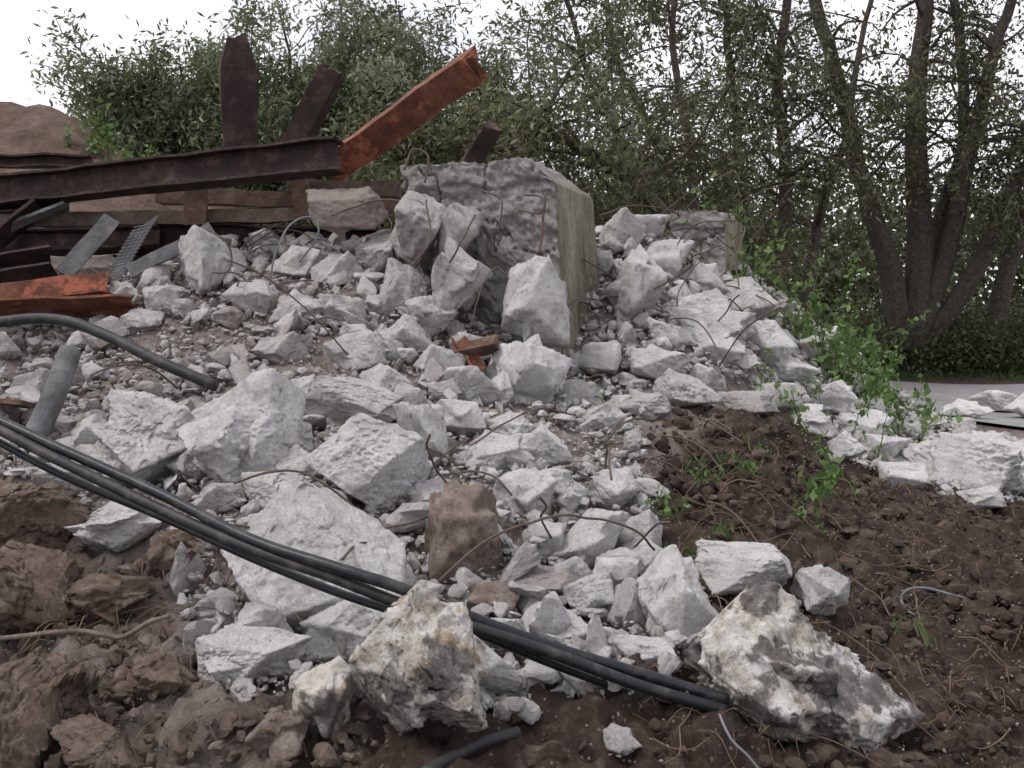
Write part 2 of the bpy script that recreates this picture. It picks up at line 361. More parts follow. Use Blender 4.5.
def scatter(name,n,smin,smax,poly_,sub,mat,protos,box,powr=2.2,tr=(.2,1.),lift=.2,stack=0,dirt=.1,flat=.75,rough=.16,seed=1,smooth=False,clump=None,cl=(.3,.65)):
    r=np.random.default_rng(seed); xs=[];ys=[]
    while len(xs)<n:
        x=r.uniform(box[0],box[1],n*2); y=r.uniform(box[2],box[3],n*2)
        k=inpoly(x,y,poly_) if poly_ is not None else np.ones(len(x),bool)
        if clump: k&= fbm(np.stack([x,y,x*0],1)*clump,3,seed)>r.uniform(cl[0],cl[1],len(x))
        xs+=list(x[k]); ys+=list(y[k])
    x=np.array(xs[:n]); y=np.array(ys[:n])
    s=smin*(smax/smin)**(r.uniform(0,1,n)**powr)
    zz=H(x,y); zz+= bigd(x,y,zz)
    left=sst(0,-2.2,x)*sst(5.6,6.6,y)   # the upper left of the heap is dustier
    PR=[rock(sub,seed*100+k,rough,k%2==0) for k in range(protos)]
    Vs=[];Fs=[];ti=[];di=[];o=0
    for i in range(n):
        V,Fc=PR[i%protos]
        V=V*(np.array([1,r.uniform(.45,1),r.uniform(.25,flat)])*s[i])
        a=rotm(r) if i%3 else Matrix.Rotation(r.uniform(0,6.28),3,'Z')
        V=V@np.array(a).T
        c=np.array([x[i],y[i],zz[i]+s[i]*lift+stack*r.uniform(0,1)**2])
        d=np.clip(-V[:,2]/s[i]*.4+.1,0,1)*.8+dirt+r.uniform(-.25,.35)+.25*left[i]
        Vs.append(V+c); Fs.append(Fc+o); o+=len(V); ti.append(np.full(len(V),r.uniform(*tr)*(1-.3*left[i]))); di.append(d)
    return mk(name,np.vstack(Vs),np.vstack(Fs),[mat],smooth=smooth,attrs={'tint':np.concatenate(ti),'dirt':np.concatenate(di)})
bx=(-6,7.5,3.2,12.5)
scatter('concrete_rubble',1400,.045,.18,PILE,3,CON,30,bx,2.1,(.4,1.),.2,.08,-.05,flat=.8,rough=.15,seed=2,clump=1.1,cl=(.25,.55))
scatter('concrete_rubble_small',11500,.012,.055,PILE,2,CON,24,bx,1.5,(.25,1.),.3,.05,.0,flat=.8,rough=.1,seed=3)
scatter('concrete_crumbs',18000,.006,.02,PILE,1,CON,12,bx,1.2,(.2,1.),.4,.03,.0,rough=.0,seed=13)
scatter('gravel',8000,.004,.011,None,1,CON,12,(-5,6,2.8,9),1.7,(0.,.5),.3,.0,.45,seed=4,clump=.9,cl=(.4,.7))
SOILP=poly((-200,470),(60,490),(120,545),(175,600),(190,660),(250,725),(480,740),(640,740),(700,690),(720,620),(690,590),(645,540),(650,430),(700,400),(800,425),(880,475),(1060,500),(1060,640))+[(3.5,2.8),(-3,2.8)]
scatter('soil_clods',6500,.006,.07,SOILP,2,CLOD,20,(-.9,7.5,2.8,10),3.0,(0,1.),-.05,.0,0,rough=.45,seed=6,clump=1.3)
scatter('dry_clods',5000,.006,.06,SOILP,2,CLODL,20,(-5,-.3,2.8,7),2.6,(0,1.),.1,.0,0,rough=.4,seed=16)
# ------------------------------------------------------------------ concrete block
def block(name,base,dims,rz,tilt,seed,amp,n=70):
    b=bmesh.new(); bmesh.ops.create_cube(b,size=1); bmesh.ops.subdivide_edges(b,edges=b.edges[:],cuts=n,use_grid_fill=True)
    V=np.array([v.co[:] for v in b.verts]); b.verts.ensure_lookup_table(); Fc=np.array([[v.index for v in f.verts] for f in b.faces]); b.free()
    w,dp,h=dims
    nrm=np.where(np.abs(np.abs(V)-.5)<1e-5,np.sign(V),0.); nrm/=np.linalg.norm(nrm,axis=1)[:,None]
    G=V*np.array(dims)
    front=(nrm[:,1]<-.3); side=(nrm[:,0]>.3)&~front
    a=np.where(side,amp*.12,amp)
    hq=fbm(G*1.5+seed,4,seed+1)*7; fr=hq-np.floor(hq); terr=(np.floor(hq)+sst(.75,1.,fr))/7
    ds=((terr-.5)*1.0+(fbm(G*9+seed,4,seed)-.5)*.8+(fbm(G*26+seed,3,seed)-.5)*.45)*a
    G=G+nrm*ds[:,None]
    led=sst(h*.5-.20,h*.5-.18,G[:,2]+.03*np.sin(G[:,0]*9))*front; G[:,1]-=led*.03
    wv=fbm(np.stack([G[:,0]*2.2+.5*fbm(G*3,3,4),G[:,1]*0,G[:,2]*1.6],1)+seed,4,seed+3); crack=np.exp(-((wv-.5)/.008)**2)*front; G[:,1]+=crack*.05
    cr=np.clip((G[:,0]/(w*.5)-.72)/.28,0,1)*np.clip((G[:,2]/(h*.5)-.80)/.2,0,1); G[:,2]-=cr*.13; G[:,0]-=cr*.06
    br=sst(.05,-.5,G[:,0]/w)*sst(.25,-.2,G[:,2]/h)*front; G[:,1]+=br*.28
    tz=sst(.4,.5,G[:,2]/h); G[:,2]-=tz*np.clip(fbm(G*3.5+9,4,5)-.5,0,1)*.2*(~side)
    G[:,0]+=tilt*(G[:,2]+h/2)
    G[:,2]+=h/2
    dirt=np.where(side,.15,.18)+sst(.35,0.,G[:,2]/h)*.3+crack*.6
    c,s=math.cos(rz),math.sin(rz)
    G=np.stack([G[:,0]*c-G[:,1]*s,G[:,0]*s+G[:,1]*c,G[:,2]],1)
    return mk(name,G,Fc,[BLKM],smooth=True,attrs={'tint':np.full(len(G),.4),'dirt':dirt,'moss':side*1.},loc=base)
m=M('weathered_concrete')
c=m.ramp(m.noise(5,8,.75),(.3,(.28,.25,.235)),(.5,(.42,.395,.38)),(.7,(.57,.55,.54)))
c=m.mix(.6,c,m.ramp(m.noise(45,5,.75),(.3,.55),(.7,1.2)),'MULTIPLY')
mp=m.n.new('ShaderNodeMapping'); mp.inputs['Scale'].default_value=(2.5,2.5,.7); m.link(m.co,mp.inputs[0]); sv=m.n.new('ShaderNodeTexNoise'); sv.inputs['Scale'].default_value=1.6; sv.inputs['Detail'].default_value=8; sv.inputs['Roughness'].default_value=.72; m.link(mp.outputs[0],sv.inputs['Vector'])
ms=m.ramp(sv.outputs['Fac'],(.35,(.17,.155,.10)),(.5,(.36,.33,.245)),(.65,(.52,.50,.42)))
ms=m.mix(.6,ms,m.ramp(m.noise(14,7,.75),(.3,.5),(.7,1.2)),'MULTIPLY')
c=m.mix(m.attr('moss'),c,ms)
d=m.math('ADD',m.attr('dirt'),m.math('MULTIPLY',m.math('SUBTRACT',m.noise(5,7,.75),.5),1.6))
c=m.mix(m.ramp(d,(.3,0.),(1.,.8)),c,(.25,.20,.17))
n=m.bump(m.noise(18,8,.8),.065,1.); n=m.bump(m.noise(120,4,.7),.008,.9,n)
BLKM=m.fin(c,.93,n)
block('concrete_abutment_block',(.03,8.72,1.0),(1.30,1.15,1.95),math.radians(-20),-.07,3,.11,110)
block('concrete_block',(2.08,10.9,1.9),(.58,.8,.95),math.radians(-25),0,9,.09,50)
# ------------------------------------------------------------------ tubes
def cat(pts,n=8):
    pts=[np.array(p,float) for p in pts]; q=[2*pts[0]-pts[1]]+pts+[2*pts[-1]-pts[-2]]; out=[]
    for i in range(1,len(q)-2):
        for k in range(n):
            t=k/n; a,b,c,d=q[i-1:i+3]
            out.append(.5*((2*b)+(-a+c)*t+(2*a-5*b+4*c-d)*t*t+(-a+3*b-3*c+d)*t**3))
    out.append(pts[-1]); return np.array(out)
def tube(path,r0,r1,k=8,cap=True):
    path=np.asarray(path,float); n=len(path); tan=np.gradient(path,axis=0); tan/=np.linalg.norm(tan,axis=1)[:,None]+1e-9
    up=np.array([0,0,1.]) if abs(tan[0][2])<.9 else np.array([1.,0,0])
    V=[]; rr=np.linspace(r0,r1,n); a=np.arange(k)*2*math.pi/k
    b=np.cross(tan[0],up)
    for i in range(n):
        b=b-tan[i]*(b@tan[i]); b/=np.linalg.norm(b)+1e-9; c=np.cross(tan[i],b)
        V.append(path[i]+rr[i]*(np.cos(a)[:,None]*b+np.sin(a)[:,None]*c))
    V=np.vstack(V); i=np.arange(k); j=(i+1)%k; Fq=[]
    for s in range(n-1): Fq.append(np.stack([s*k+i,s*k+j,(s+1)*k+j,(s+1)*k+i],1))
    Fq=np.vstack(Fq)
    if cap:
        V=np.vstack([V,path[0],path[-1]]); a0=len(V)-2
        tri=np.vstack([np.stack([i*0+a0,j,i],1),np.stack([i*0+a0+1,(n-1)*k+i,(n-1)*k+j],1)])
    else: tri=np.zeros((0,3),int)
    return V,Fq,tri
def tubes(name,items,mat,parent=None,k=8):
    Vs=[];Q=[];Tt=[];o=0
    for path,r0,r1 in items:
        V,q,t=tube(path,r0,r1,k); Vs.append(V);Q.append(q+o);Tt.append(t+o);o+=len(V)
    return mk(name,np.vstack(Vs),(np.vstack(Q),np.vstack(Tt)),[mat],smooth=True,parent=parent)
def line(*uvd): return [P(*a) for a in uvd]
cab=[(-260,320,4.9),(-60,400,4.6),(60,458,4.4),(160,503,4.25),(250,545,4.0),(330,574,3.85),(400,598,3.78),(470,622,3.78),(560,655,3.82),(640,682,3.86),(728,706,3.88)]
e=empty('power_cable_bundle')
for i,(dv,dd) in enumerate([(-8,0),(4,-.02),(14,.05)]):
    pts=[(u,v+dv*(1 if k<7 else .8)+2.2*math.sin(k*1.9+i*2),d+dd+(.02*math.sin(k+i*2))) for k,(u,v,d) in enumerate(cab)]
    if i==2: pts=pts[:-1]+[(700,702,3.9)]
    tubes('cable_%d'%(i+1),[(cat(line(*pts),10),.023,.022)] if i<2 else [(cat(line(*pts),10),.017,.016)],BLK if i!=1 else BLK2,e,14)
tubes('black_pipe',[(cat(line((-140,345,7.0),(0,322,6.9),(60,320,6.8),(110,337,6.6),(160,362,6.4),(216,386,6.3)),8),.038,.036)],BLK2,None,14)
tubes('cable_offcut',[(cat(line((420,775,3.3),(470,748,3.4),(518,732,3.5)),6),.022,.02)],BLK2,None,12)
# ------------------------------------------------------------------ rebar / wires
def wire(name,pts,r=.006,mat=None):
    base=cat(line(*pts),10)
    base=base+(np.stack([fbm(base*6+k*9,2,k)-.5 for k in range(3)],1))*.03
    return tubes(name,[(base,r,r)],mat or WIRE,None,7)
wire('reinforcement_wire',[(440,582,4.3),(480,545,4.4),(520,525,4.5),(560,514,4.6),(600,520,4.7),(640,532,4.8),(655,550,4.9)],.006)
wire('reinforcement_wire',[(270,285,7.6),(275,255,7.6),(290,225,7.7),(310,218,7.8),(318,235,7.8),(300,262,7.8)],.008,WIREG)
wire('reinforcement_wire',[(470,445,5.7),(500,425,5.7),(540,408,5.8),(575,415,6.0)],.005)
wire('reinforcement_wire',[(930,622,5.05),(908,612,5.1),(900,598,5.15),(910,588,5.15),(935,589,5.2),(962,597,5.2),(988,606,5.2),(990,616,5.2),(968,612,5.2)],.008,WIREG)
wire('reinforcement_wire',[(720,715,3.6),(730,740,3.5),(750,760,3.45),(770,785,3.4)],.005,WIREG)
wire('tree_root',[(-30,640,3.95),(30,636,3.95),(80,632,4.0),(120,638,4.0),(150,622,4.0),(170,616,4.1)],.010,BRS)
wire('reinforcement_wire',[(205,228,8),(225,240,7.9),(232,262,7.9),(220,285,7.8)],.007)
wire('reinforcement_wire',[(600,215,9),(640,205,9.2),(680,215,9.5),(660,225,9.4)],.007)
wire('reinforcement_wire',[(330,215,8.0),(380,200,8.1),(420,205,8.0)],.007)
wire('reinforcement_wire',[(545,192,7.72),(542,225,7.66),(539,254,7.6)],.010)
wire('reinforcement_wire',[(518,210,7.8),(540,213,7.64),(542,198,7.66),(524,195,7.75)],.008)
wire('reinforcement_wire',[(450,262,7.5),(462,240,7.45),(475,215,7.6)],.008)
wire('reinforcement_wire',[(415,265,7.5),(430,240,7.5),(425,200,7.7)],.008)
wire('reinforcement_wire',[(405,170,8.25),(412,150,8.3),(428,156,8.3),(425,182,8.2)],.009)
wire('reinforcement_wire',[(562,345,7.5),(566,375,7.4),(575,405,7.3)],.007)
wire('reinforcement_wire',[(470,330,7.4),(480,290,7.4),(495,268,7.5),(505,275,7.5)],.007)
wire('reinforcement_wire',[(480,190,7.9),(500,200,7.8),(498,232,7.75)],.008)
its=[]
for k in range(130):
    if k<55: u=random.uniform(590,760); v=random.uniform(215,340)
    elif k<80: u=random.uniform(230,430); v=random.uniform(225,310)
    else: u=random.uniform(120,740); v=random.uniform(250,600)
    t=T(u,v); L=random.uniform(.2,.8); a=random.uniform(0,6.28); el_=random.uniform(.1,.8); pts=[t+np.array([0,-.06,.06])]
    for s in range(4): a+=random.uniform(-.5,.5); el_-=random.uniform(0,.35); pts.append(pts[-1]+np.array([math.cos(a)*L/4,math.sin(a)*L/4-.02,el_*L/2.3]))
    its.append((cat(pts,6),.006,.006))
tubes('reinforcement_wires',its,WIRE,None,6)
# ------------------------------------------------------------------ steel beams
def beam(name,A,B,h,w,t,kind='I',roll=0,mat=None,parent=None,bend=0,rag=.0,rivets=False,seed=0,taper=1.):
    A=np.array(A,float);B=np.array(B,float); L=np.linalg.norm(B-A); ax_=(B-A)/L
    up=np.array([0,0,1.]) if abs(ax_[2])<.85 else np.array([1.,0,0])
    sd=np.cross(ax_,up); sd/=np.linalg.norm(sd); up=np.cross(sd,ax_)
    c,s=math.cos(roll),math.sin(roll); sd,up=sd*c+up*s,-sd*s+up*c
    if kind=='I': prof=[(-w/2,-h/2),(w/2,-h/2),(w/2,-h/2+t),(t/2,-h/2+t),(t/2,h/2-t),(w/2,h/2-t),(w/2,h/2),(-w/2,h/2),(-w/2,h/2-t),(-t/2,h/2-t),(-t/2,-h/2+t),(-w/2,-h/2+t)]
    elif kind=='U': prof=[(-w/2,-h/2),(w/2,-h/2),(w/2,-h/2+t),(-w/2+t,-h/2+t),(-w/2+t,h/2-t),(w/2,h/2-t),(w/2,h/2),(-w/2,h/2)]
    elif kind=='L': prof=[(-w/2,-h/2),(w/2,-h/2),(w/2,-h/2+t),(-w/2+t,-h/2+t),(-w/2+t,h/2),(-w/2,h/2)]
    else: prof=[(-w/2,-h/2),(w/2,-h/2),(w/2,h/2),(-w/2,h/2)]
    prof=np.array(prof); n=24; k=len(prof); V=[]
    r=np.random.default_rng(seed)
    en=r.uniform(-1,1,k)*rag; st=r.uniform(-1,1,k)*rag
    for i in range(n+1):
        tt=i/n; off=bend*math.sin(math.pi*tt); tp=1-(1-taper)*max(0,(tt-.8)/.2)
        for j,(a,b) in enumerate(prof):
            l=tt*L+ (en[j] if i==n else 0)+(st[j] if i==0 else 0)
            V.append(A+ax_*l+sd*(a*tp)+up*(b*tp+off))
    V=np.array(V); V=V+(np.stack([fbm(V*3+q*7,2,q)-.5 for q in range(3)],1))*.045
    i=np.arange(k);j=(i+1)%k
    Qd=np.vstack([np.stack([s_*k+i,s_*k+j,(s_+1)*k+j,(s_+1)*k+i],1) for s_ in range(n)])
    me=bpy.data.meshes.new(name); fs=[tuple(int(z) for z in q) for q in Qd]+[tuple(range(k))[::-1],tuple(n*k+z for z in range(k))]
    me.from_pydata([tuple(v) for v in V],[],fs); me.materials.append(mat or RUST); me.update()
    bm=bmesh.new(); bm.from_mesh(me); bmesh.ops.recalc_face_normals(bm,faces=bm.faces)
    if rivets:
        for q in range(int(L/.14)):
            for b in(-h*.3,h*.3):
                for sg in (-1,1):
                    c0=A+ax_*(q*.14+.07)+up*b+sd*(sg*t/2)
                    bmesh.ops.create_uvsphere(bm,u_segments=6,v_segments=4,radius=.014,matrix=Matrix.Translation(Vector(c0)))
    bm.to_mesh(me); bm.free()
    o=bpy.data.objects.new(name,me); S.collection.objects.link(o)
    if parent: o.parent=parent
    return o
beam('shade_fill_beam',P(-120,205,9.6),P(338,155,8.3),.27,.20,.022,'I',.12,rivets=True,rag=.02,seed=1)
beam('shade_fill_beam',P(-160,160,9.9),P(92,162,9.6),.12,.16,.02,'I',0,seed=2)
beam('shade_fill_beam',P(-160,212,9.4),P(64,206,9.2),.09,.2,.02,'U',0,RUST,seed=3)
beam('timber_sleeper',P(-100,222,9.3),P(300,216,9.3),.12,.2,.02,'B',0,WOOD,seed=4)
beam('timber_sleeper',P(290,187,9.2),P(400,190,9.1),.13,.2,.02,'B',0,WOOD,seed=14)
beam('timber_sleeper',P(160,196,9.6),P(400,206,9.5),.14,.2,.02,'B',0,RUSTB,seed=5)
beam('shade_fill_beam',P(242,165,8.9),P(237,40,8.8),.30,.16,.03,'U',-.35,rag=.06,seed=6,taper=.6)
beam('shade_fill_beam',P(290,155,8.9),P(332,72,8.7),.20,.18,.022,'U',2.8,rag=.05,seed=7)
beam('shade_fill_beam',P(335,165,8.8),P(476,66,8.2),.25,.20,.022,'U',2.5,RUSTO,rag=.08,seed=8)
beam('shade_fill_beam',P(455,172,9.3),P(484,128,9.2),.28,.2,.022,'L',.5,rag=.1,seed=9)
beam('shade_fill_beam',P(195,225,9.15),P(196,186,9.15),.2,.08,.02,'U',0,RUSTB,seed=10)
beam('shade_fill_beam',P(305,220,9.0),P(300,180,9.0),.14,.08,.02,'U',0,RUSTB,seed=20)
beam('shade_fill_beam',P(-60,246,9.2),P(160,238,9.2),.2,.2,.022,'I',.2,seed=11)  # dark filler added for the shadowed hollow below the main beams
beam('shade_fill_beam',P(120,240,9.4),P(390,250,9.2),.34,.2,.022,'I',.1,seed=12)  # second dark filler, stands in for shade in the same hollow
beam('shade_fill_beam',P(-60,278,8.5),P(52,262,8.6),.2,.2,.022,'U',.6,rag=.05,seed=13)
beam('shade_fill_beam',P(-80,308,7.9),P(130,302,8.0),.08,.3,.022,'L',.5,RUSTO,rag=.06,seed=15)
beam('shade_fill_beam',P(-80,302,8.1),P(106,282,8.2),.18,.10,.022,'L',.2,RUSTO,rag=.08,seed=16)
beam('steel_plate',P(-30,262,8.9),P(40,206,9.1),.03,.3,.02,'B',.4,RUST,seed=17)
beam('steel_plate',P(0,232,9.0),P(66,204,9.0),.03,.1,.02,'B',.4,GREY,seed=17)
beam('grey_steel_strip',P(62,276,8.3),P(112,218,8.6),.14,.03,.02,'B',.5,GREY,seed=18)
beam('grey_steel_strip',P(128,272,8.3),P(212,228,8.5),.11,.05,.02,'B',.2,GREY,seed=19)
beam('rust_plate',P(-60,402,6.6),P(30,404,6.5),.03,.18,.02,'B',.2,RUSTB,seed=21)
beam('rusty_bracket',P(450,350,7.1),P(494,340,7.1),.14,.14,.015,'L',.5,RUSTB,rag=.05,seed=23)
beam('rusty_bracket',P(456,336,7.15),P(478,370,7.0),.10,.08,.012,'L',.8,RUSTO,rag=.03,seed=24)
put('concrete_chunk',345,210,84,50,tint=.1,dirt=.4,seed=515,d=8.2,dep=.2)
# expanded metal mesh strip
its=[]
A=P(108,286,8.25);B=P(146,222,8.5);ax1=(B-A);sd=np.array([.2,0,.09])
for k in range(17):
    for sg in(1,-1):
        p0=A+ax1*(k/18)+(sd*(0 if sg>0 else 1))-sd*.5; p1=A+ax1*((k+2)/18)+(sd*(1 if sg>0 else 0))-sd*.5
        its.append(([p0,(p0+p1)/2+np.array([0,.01,.0]),p1],.007,.007))
tubes('metal_mesh_strip',its,GREY,None,5)
tubes('grey_pipe',[(cat(line((32,442,6.0),(52,400,6.15),(70,352,6.4)),5),.072,.068)],GREY,None,18)
# ------------------------------------------------------------------ trees
def leaves(Cn,L,r,wr=.32,flat=.5):
    n=len(Cn); a=r.normal(size=(n,3)); a[:,2]-=.3; a/=np.linalg.norm(a,axis=1)[:,None]; b=np.cross(a,r.normal(size=(n,3))); b/=np.linalg.norm(b,axis=1)[:,None]
    l=(L*r.uniform(.6,1.3,n))[:,None]
    V=np.stack([Cn-a*l*.5,Cn+b*l*wr*.5,Cn+a*l*.5,Cn-b*l*wr*.5],1).reshape(-1,3)
    return V,np.arange(4*n).reshape(n,4)
def nz(v): return v/(np.linalg.norm(v)+1e-9)
def tree(name,limbs,nsub,sublen,nleaf,L,lm,seed,ntw=5,tmin=.25,droop=.15,tr=(0,1),spread=.14,up=.5,wr=.34):
    r=np.random.default_rng(seed); it=[];LC=[];TV=[]
    for pts,r0,r1 in limbs:
        path=cat(pts,6); path=path+(np.stack([fbm(path*.8+q*5+seed,3,q)-.5 for q in range(3)],1))*.5*np.linspace(0,1,len(path))[:,None]
        it.append((path,r0,r1,9))
        for s in range(nsub):
            t=r.uniform(tmin,1.); i=min(int(t*(len(path)-1)),len(path)-2); p=path[i]
            rr=(r0+(r1-r0)*t)*.45
            a=r.uniform(0,6.283); d=nz(np.array([math.cos(a),math.sin(a),r.uniform(-.1,1.)*up*2])); ln=sublen*r.uniform(.5,1.3)*(1.15-.5*t)
            q=[p]
            for k in range(6): d=nz(d+r.normal(size=3)*.18+np.array([0,0,-droop*k*.35])); q.append(q[-1]+d*ln/6)
            q=np.array(q); it.append((q,min(rr,.055),.008,5)); tb=r.uniform(0,1)
            for w in range(ntw):
                j=r.integers(2,7); d2=nz(d+r.normal(size=3)*.7); l2=ln*.38*r.uniform(.6,1.3); q2=[q[j]]
                for k in range(3): d2=nz(d2+r.normal(size=3)*.2+np.array([0,0,-droop])); q2.append(q2[-1]+d2*l2/3)
                q2=np.array(q2); it.append((q2,.011,.004,3))
                tt=r.uniform(0,3,nleaf); f=np.floor(tt).astype(int).clip(0,2); g=(tt-f)[:,None]
                c=q2[f]*(1-g)+q2[f+1]*g+r.normal(size=(nleaf,3))*spread
                LC.append(c); TV.append(np.clip(r.normal(.5*(tr[0]+tr[1]),.16,nleaf)+(tb-.5)*.4,0,1))
    Vs=[];Q=[];o=0
    for pa,a,b,k in it:
        V,q,t=tube(pa,a,b,k,False); Vs.append(V);Q.append(q+o);o+=len(V)
    V=np.vstack(Vs);Q=np.vstack(Q); LC=np.vstack(LC); tv=np.concatenate(TV)
    lv,lf=leaves(LC,L,r,wr); nb=len(Q)
    return mk(name,np.vstack([V,lv]),np.vstack([Q,lf+len(V)]),[BARK,lm],mi=np.concatenate([np.zeros(nb),np.ones(len(lf))]),smooth=False,
        attrs={'tint':np.concatenate([np.zeros(len(V)),np.repeat(tv,4)])})
def Lb(pts,d,r0,r1,dd=0): return ([P(u,v,d+dd*i) for i,(u,v) in enumerate(pts)],r0,r1)
D=27
tree('willow_tree',[Lb([(900,350),(890,270),(868,200),(840,90),(808,-40),(790,-160)],D,.34,.10,-.1),
  Lb([(915,350),(920,240),(916,120),(924,0),(915,-150)],D,.40,.13,.0),Lb([(918,345),(950,240),(972,140),(996,50),(1030,-60)],D,.28,.10,-.3),
  Lb([(925,345),(975,270),(1012,190),(1070,110),(1130,20)],D,.28,.08,-.5),Lb([(915,320),(940,220),(966,120),(955,0),(960,-120)],D,.22,.09,.3),
  Lb([(990,350),(1010,260),(1050,170),(1090,60)],D,.28,.1,-.1)],24,3.2,22,.18,LDRK,11,ntw=6,tmin=.40,droop=.2,spread=.22)
tree('willow_tree',[Lb([(775,330),(785,200),(778,80),(790,-60)],24,.20,.09),Lb([(770,320),(742,200),(735,90),(715,-60)],24,.15,.07),Lb([(800,330),(822,210),(850,120),(870,0)],25,.14,.06),
  Lb([(740,330),(700,230),(660,150),(620,60),(600,-40)],24,.14,.05)],28,2.8,28,.17,LDRK,12,ntw=6,tmin=.25,droop=.2,spread=.22,tr=(0,1.1))
tree('willow_tree',[Lb([(700,260),(655,205),(600,160),(545,135),(490,152)],16,.13,.06,-.4),Lb([(690,270),(640,180),(600,90),(560,-20)],18,.09,.04),Lb([(700,270),(690,150),(670,30),(680,-60)],19,.10,.04)],22,2.3,26,.14,LDRK,13,ntw=6,tmin=.3,tr=(.15,1.1),spread=.2)
def shrub(name,u,d,topv,seed,n=6,sp=110,lm=LWIL,ns=18,nl=46,tr=(0,1),L=.13):
    r=np.random.default_rng(seed); b=P(u,0,d); b[2]=float(H(b[0],b[1])[0])-.1; limbs=[]
    zt=P(u,topv,d)[2]
    for k in range(n):
        du=r.uniform(-1,1)*sp*d/F; dy=r.uniform(-1,1)*1.2; top=np.array([b[0]+du,b[1]+dy,b[2]+(zt-b[2])*r.uniform(.72,.93)*(1-.25*abs(du)/(sp*d/F))])
        mid=b*.5+top*.5+np.array([-du*.12,0,.3]); limbs.append(([b+r.normal(size=3)*np.array([.15,.15,0]),mid,top],.06,.015))
    tree(name,limbs,ns,1.4,nl,L,lm,seed,ntw=5,tmin=.15,droop=.1,tr=tr,spread=.17,wr=.3)
shrub('willow_shrub',130,17,36,21,6,50); shrub('willow_shrub',215,17.5,-20,22,8,75); shrub('willow_shrub',310,17,-60,23,9,90); shrub('willow_shrub',425,18,-70,24,9,90,tr=(-.1,.9))
shrub('willow_shrub',530,21,-60,25,7,90,LDRK,tr=(.2,1.1),nl=34); shrub('willow_shrub',80,20,95,26,5,40,LWIL,nl=34); shrub('willow_shrub',620,22,-40,27,6,90,LDRK,tr=(.1,1),nl=30)
shrub('willow_shrub',400,15.5,60,28,6,70,LDRK,tr=(.3,1.2)); shrub('willow_shrub',560,17.5,120,29,5,60,LDRK,tr=(.1,1),nl=32); shrub('willow_shrub',-60,22,105,30,5,60)
shrub('willow_shrub',360,20,-60,31,8,90,LWIL,tr=(-.2,.8)); shrub('willow_shrub',700,20,130,32,6,80,LDRK,tr=(.1,1),nl=34); shrub('willow_shrub',240,20,20,33,7,90,LWIL,tr=(-.1,.8))
# distant tree mass
r=np.random.default_rng(55); cc=[];tv=[]
for k in range(1500):
    x=r.uniform(-40,60); y=r.uniform(36,60); top=6.0+3.5*float(fbm(np.array([[x*.12,y*.1,3.]]),3,4)[0])
    if x/y<-.34: top*=.55
    zc=top*r.uniform(0,1)**.8
    n=150; c=np.array([x,y,zc])+r.normal(size=(n,3))*np.array([1.,1.,.7]); cc.append(c); tv.append(np.clip(r.normal(.35,.2,n),0,1))
lv,lf=leaves(np.vstack(cc),.34,r,.5); mk('distant_trees',lv,lf,[LDRK],attrs={'tint':np.repeat(np.concatenate(tv),4)})
cc=[];tv=[]
for k in range(420):
    x=r.uniform(3.5,20); y=r.uniform(26,32); hb=float(H(x,y)[0]); zc=hb+r.uniform(0,1.1)*(.5+.8*math.sin(x*1.7)**2)
    if x<6: y-=3
    n=150; c=np.array([x,y,zc])+r.normal(size=(n,3))*np.array([.45,.45,.3]); cc.append(c); tv.append(np.clip(r.normal(.35,.2,n),0,1))
lv,lf=leaves(np.vstack(cc),.14,r,.5); mk('undergrowth',lv,lf,[LDRK],attrs={'tint':np.repeat(np.concatenate(tv),4)})
# ------------------------------------------------------------------ weeds and grass
def weeds(name,spots,n,hgt,L,seed,lm=LWEED,nl=14,rad=.25):
    r=np.random.default_rng(seed); it=[];LC=[]
    for (u,v,s) in spots:
        t=T(u,v)
        for k in range(n):
            b=t+np.array([r.normal()*rad*s,r.normal()*rad*s,0]); b[2]=H(b[0],b[1])[0]-.02
            d=nz(np.array([r.normal()*.35,r.normal()*.35,1])); hh=hgt*s*r.uniform(.4,1.1); q=[b]
            for j in range(5): d=nz(d+r.normal(size=3)*.15); q.append(q[-1]+d*hh/5)
            q=np.array(q); it.append((q,.005*s+.002,.002))
            for j in range(nl):
                tt=r.uniform(1,4.99); f=int(tt); LC.append(q[f]*(1-tt+f)+q[f+1]*(tt-f)+r.normal(size=3)*.045*s)
    Vs=[];Q=[];o=0
    for pa,a,b in it:
        V,q,t=tube(pa,a,b,4,False); Vs.append(V);Q.append(q+o);o+=len(V)
    V=np.vstack(Vs);Q=np.vstack(Q); LC=np.array(LC); lv,lf=leaves(LC,L,r,.6)
    mk(name,np.vstack([V,lv]),np.vstack([Q,lf+len(V)]),[lm],attrs={'tint':np.concatenate([np.full(len(V),.3),np.repeat(np.clip(r.normal(.45,.2,len(LC)),0,1),4)])})
weeds('weed_plant',[(875,430,1),(895,428,.7),(855,400,1),(840,385,1),(880,395,.9),(790,325,1)],8,.75,.08,31,nl=22)
weeds('weed_plant',[(790,430,.9),(815,470,.8),(800,500,.7),(830,430,.9)],3,.75,.07,32,nl=18)
weeds('weed_plant',[(700,555,.5),(712,565,.5),(670,520,.4),(740,470,.4),(700,480,.35),(800,520,.5),(590,400,.5)],4,.33,.04,33,nl=10,rad=.13)
weeds('weed_plant',[(120,165,1),(140,180,.9),(95,150,.7)],5,.6,.08,34,nl=24,rad=.25)
weeds('weed_plant',[(815,372,1.3),(840,372,1.2),(780,300,1.2),(760,290,1.)],7,.9,.09,35,nl=26,rad=.45)
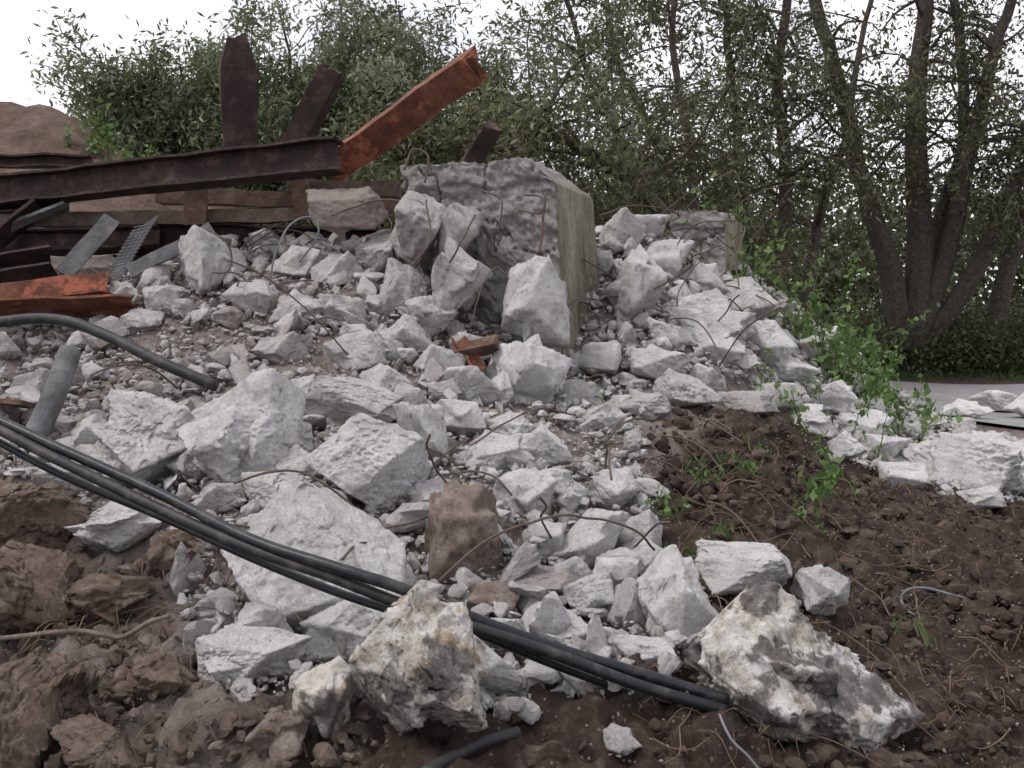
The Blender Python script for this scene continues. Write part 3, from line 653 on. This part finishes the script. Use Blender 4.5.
def grass(name,pts,n,h,seed,rad,tmax=.7):
    r=np.random.default_rng(seed); V=[];T_=[]
    for (x,y) in pts:
        for k in range(n):
            a=x+r.normal()*rad; b=y+r.normal()*rad; ang=r.uniform(0,6.28); hh=h*r.uniform(.4,1.1); dx=np.array([math.cos(ang),math.sin(ang),0]); w=.005+.003*h
            p=np.array([a,b,0.]); ln=np.array([r.normal()*.35,r.normal()*.35,0])*hh
            V+= [p-dx*w,p+dx*w,p+ln*.4+dx*w*.7+[0,0,hh*.6],p+ln+[0,0,hh]]; T_.append(r.uniform(0,tmax))
    V=np.array(V); base=H(V[::4,0],V[::4,1]); V[:,2]+=np.repeat(base,4)-.01
    mk(name,V,np.arange(len(V)).reshape(-1,4),[LWEED],attrs={'tint':np.repeat(np.array(T_),4)})
gp=[(r.uniform(5,20),r.uniform(25.2,27)) for _ in range(130)]+[(r.uniform(4.4,5.8),r.uniform(12,15)) for _ in range(30)]
grass('grass',gp,22,.20,41,.28,.3)
gp=[tuple(T(*a)[:2]) for a in [(760,450),(700,470),(690,560),(910,630),(745,470),(660,500),(595,400),(725,540),(830,500)]]
grass('grass_tufts',gp,22,.10,42,.06)
it=[]
for k in range(480):
    u=random.uniform(640,1020) if k%3 else random.uniform(0,300); v=random.uniform(430,750); t=T(u,v); a=random.uniform(0,6.28); L=random.uniform(.06,.4); pts=[t+np.array([0,0,.03])]
    for s in range(3):
        a+=random.uniform(-.8,.8); q=pts[-1]+np.array([math.cos(a)*L/3,math.sin(a)*L/3,0]); q[2]=H(q[0],q[1])[0]+random.uniform(.0,.1); pts.append(q)
    rr=random.uniform(.0012,.004); it.append((cat(pts,4),rr,rr*.5))
tubes('roots_and_twigs',it,simple('root_bark',(.13,.09,.06),.9),None,5)
# ------------------------------------------------------------------ light
w=bpy.data.worlds.new('World'); S.world=w; w.use_nodes=True; nt=w.node_tree; bg=nt.nodes['Background']
sk=nt.nodes.new('ShaderNodeTexSky'); sk.sky_type='NISHITA'; sk.sun_disc=False; sk.sun_elevation=math.radians(58); sk.sun_rotation=math.radians(250); sk.air_density=1.; sk.dust_density=2.
tc=nt.nodes.new('ShaderNodeTexCoord'); no=nt.nodes.new('ShaderNodeTexNoise'); no.inputs['Scale'].default_value=3.2; no.inputs['Detail'].default_value=7; nt.links.new(tc.outputs['Generated'],no.inputs['Vector'])
rp=nt.nodes.new('ShaderNodeValToRGB'); rp.color_ramp.elements[0].position=.35; rp.color_ramp.elements[0].color=(.6,.6,.6,1); rp.color_ramp.elements[1].position=.6; rp.color_ramp.elements[1].color=(.97,.97,.97,1)
nt.links.new(no.outputs['Fac'],rp.inputs[0])
mx=nt.nodes.new('ShaderNodeMix'); mx.data_type='RGBA'; mx.inputs[7].default_value=(8.85,8.65,9.0,1)
nt.links.new(rp.outputs[0],mx.inputs[0]); nt.links.new(sk.outputs[0],mx.inputs[6]); nt.links.new(mx.outputs[2],bg.inputs[0]); bg.inputs[1].default_value=.15
sd=bpy.data.lights.new('sun','SUN'); sd.energy=2.3; sd.angle=math.radians(14); sd.color=(1,.955,.91)
so=bpy.data.objects.new('sun',sd); S.collection.objects.link(so)
el=math.radians(58); az=math.radians(250)
dirv=Vector((math.sin(az)*math.cos(el),math.cos(az)*math.cos(el),math.sin(el)))
so.rotation_euler=dirv.to_track_quat('Z','Y').to_euler()
S.view_settings.view_transform='Standard'; S.view_settings.look='None'; S.view_settings.exposure=0
cd=bpy.data.cameras.new('camera'); cd.lens=36; cd.sensor_width=36; cd.shift_y=-(384-HZ)/F; cd.clip_end=2000; cd.clip_start=.05
co=bpy.data.objects.new('camera',cd); S.collection.objects.link(co); co.location=(0,0,CZ); co.rotation_euler=(math.radians(90),0,0); S.camera=co
print('FACES',sum(len(o.data.polygons) for o in S.objects if o.type=='MESH'))
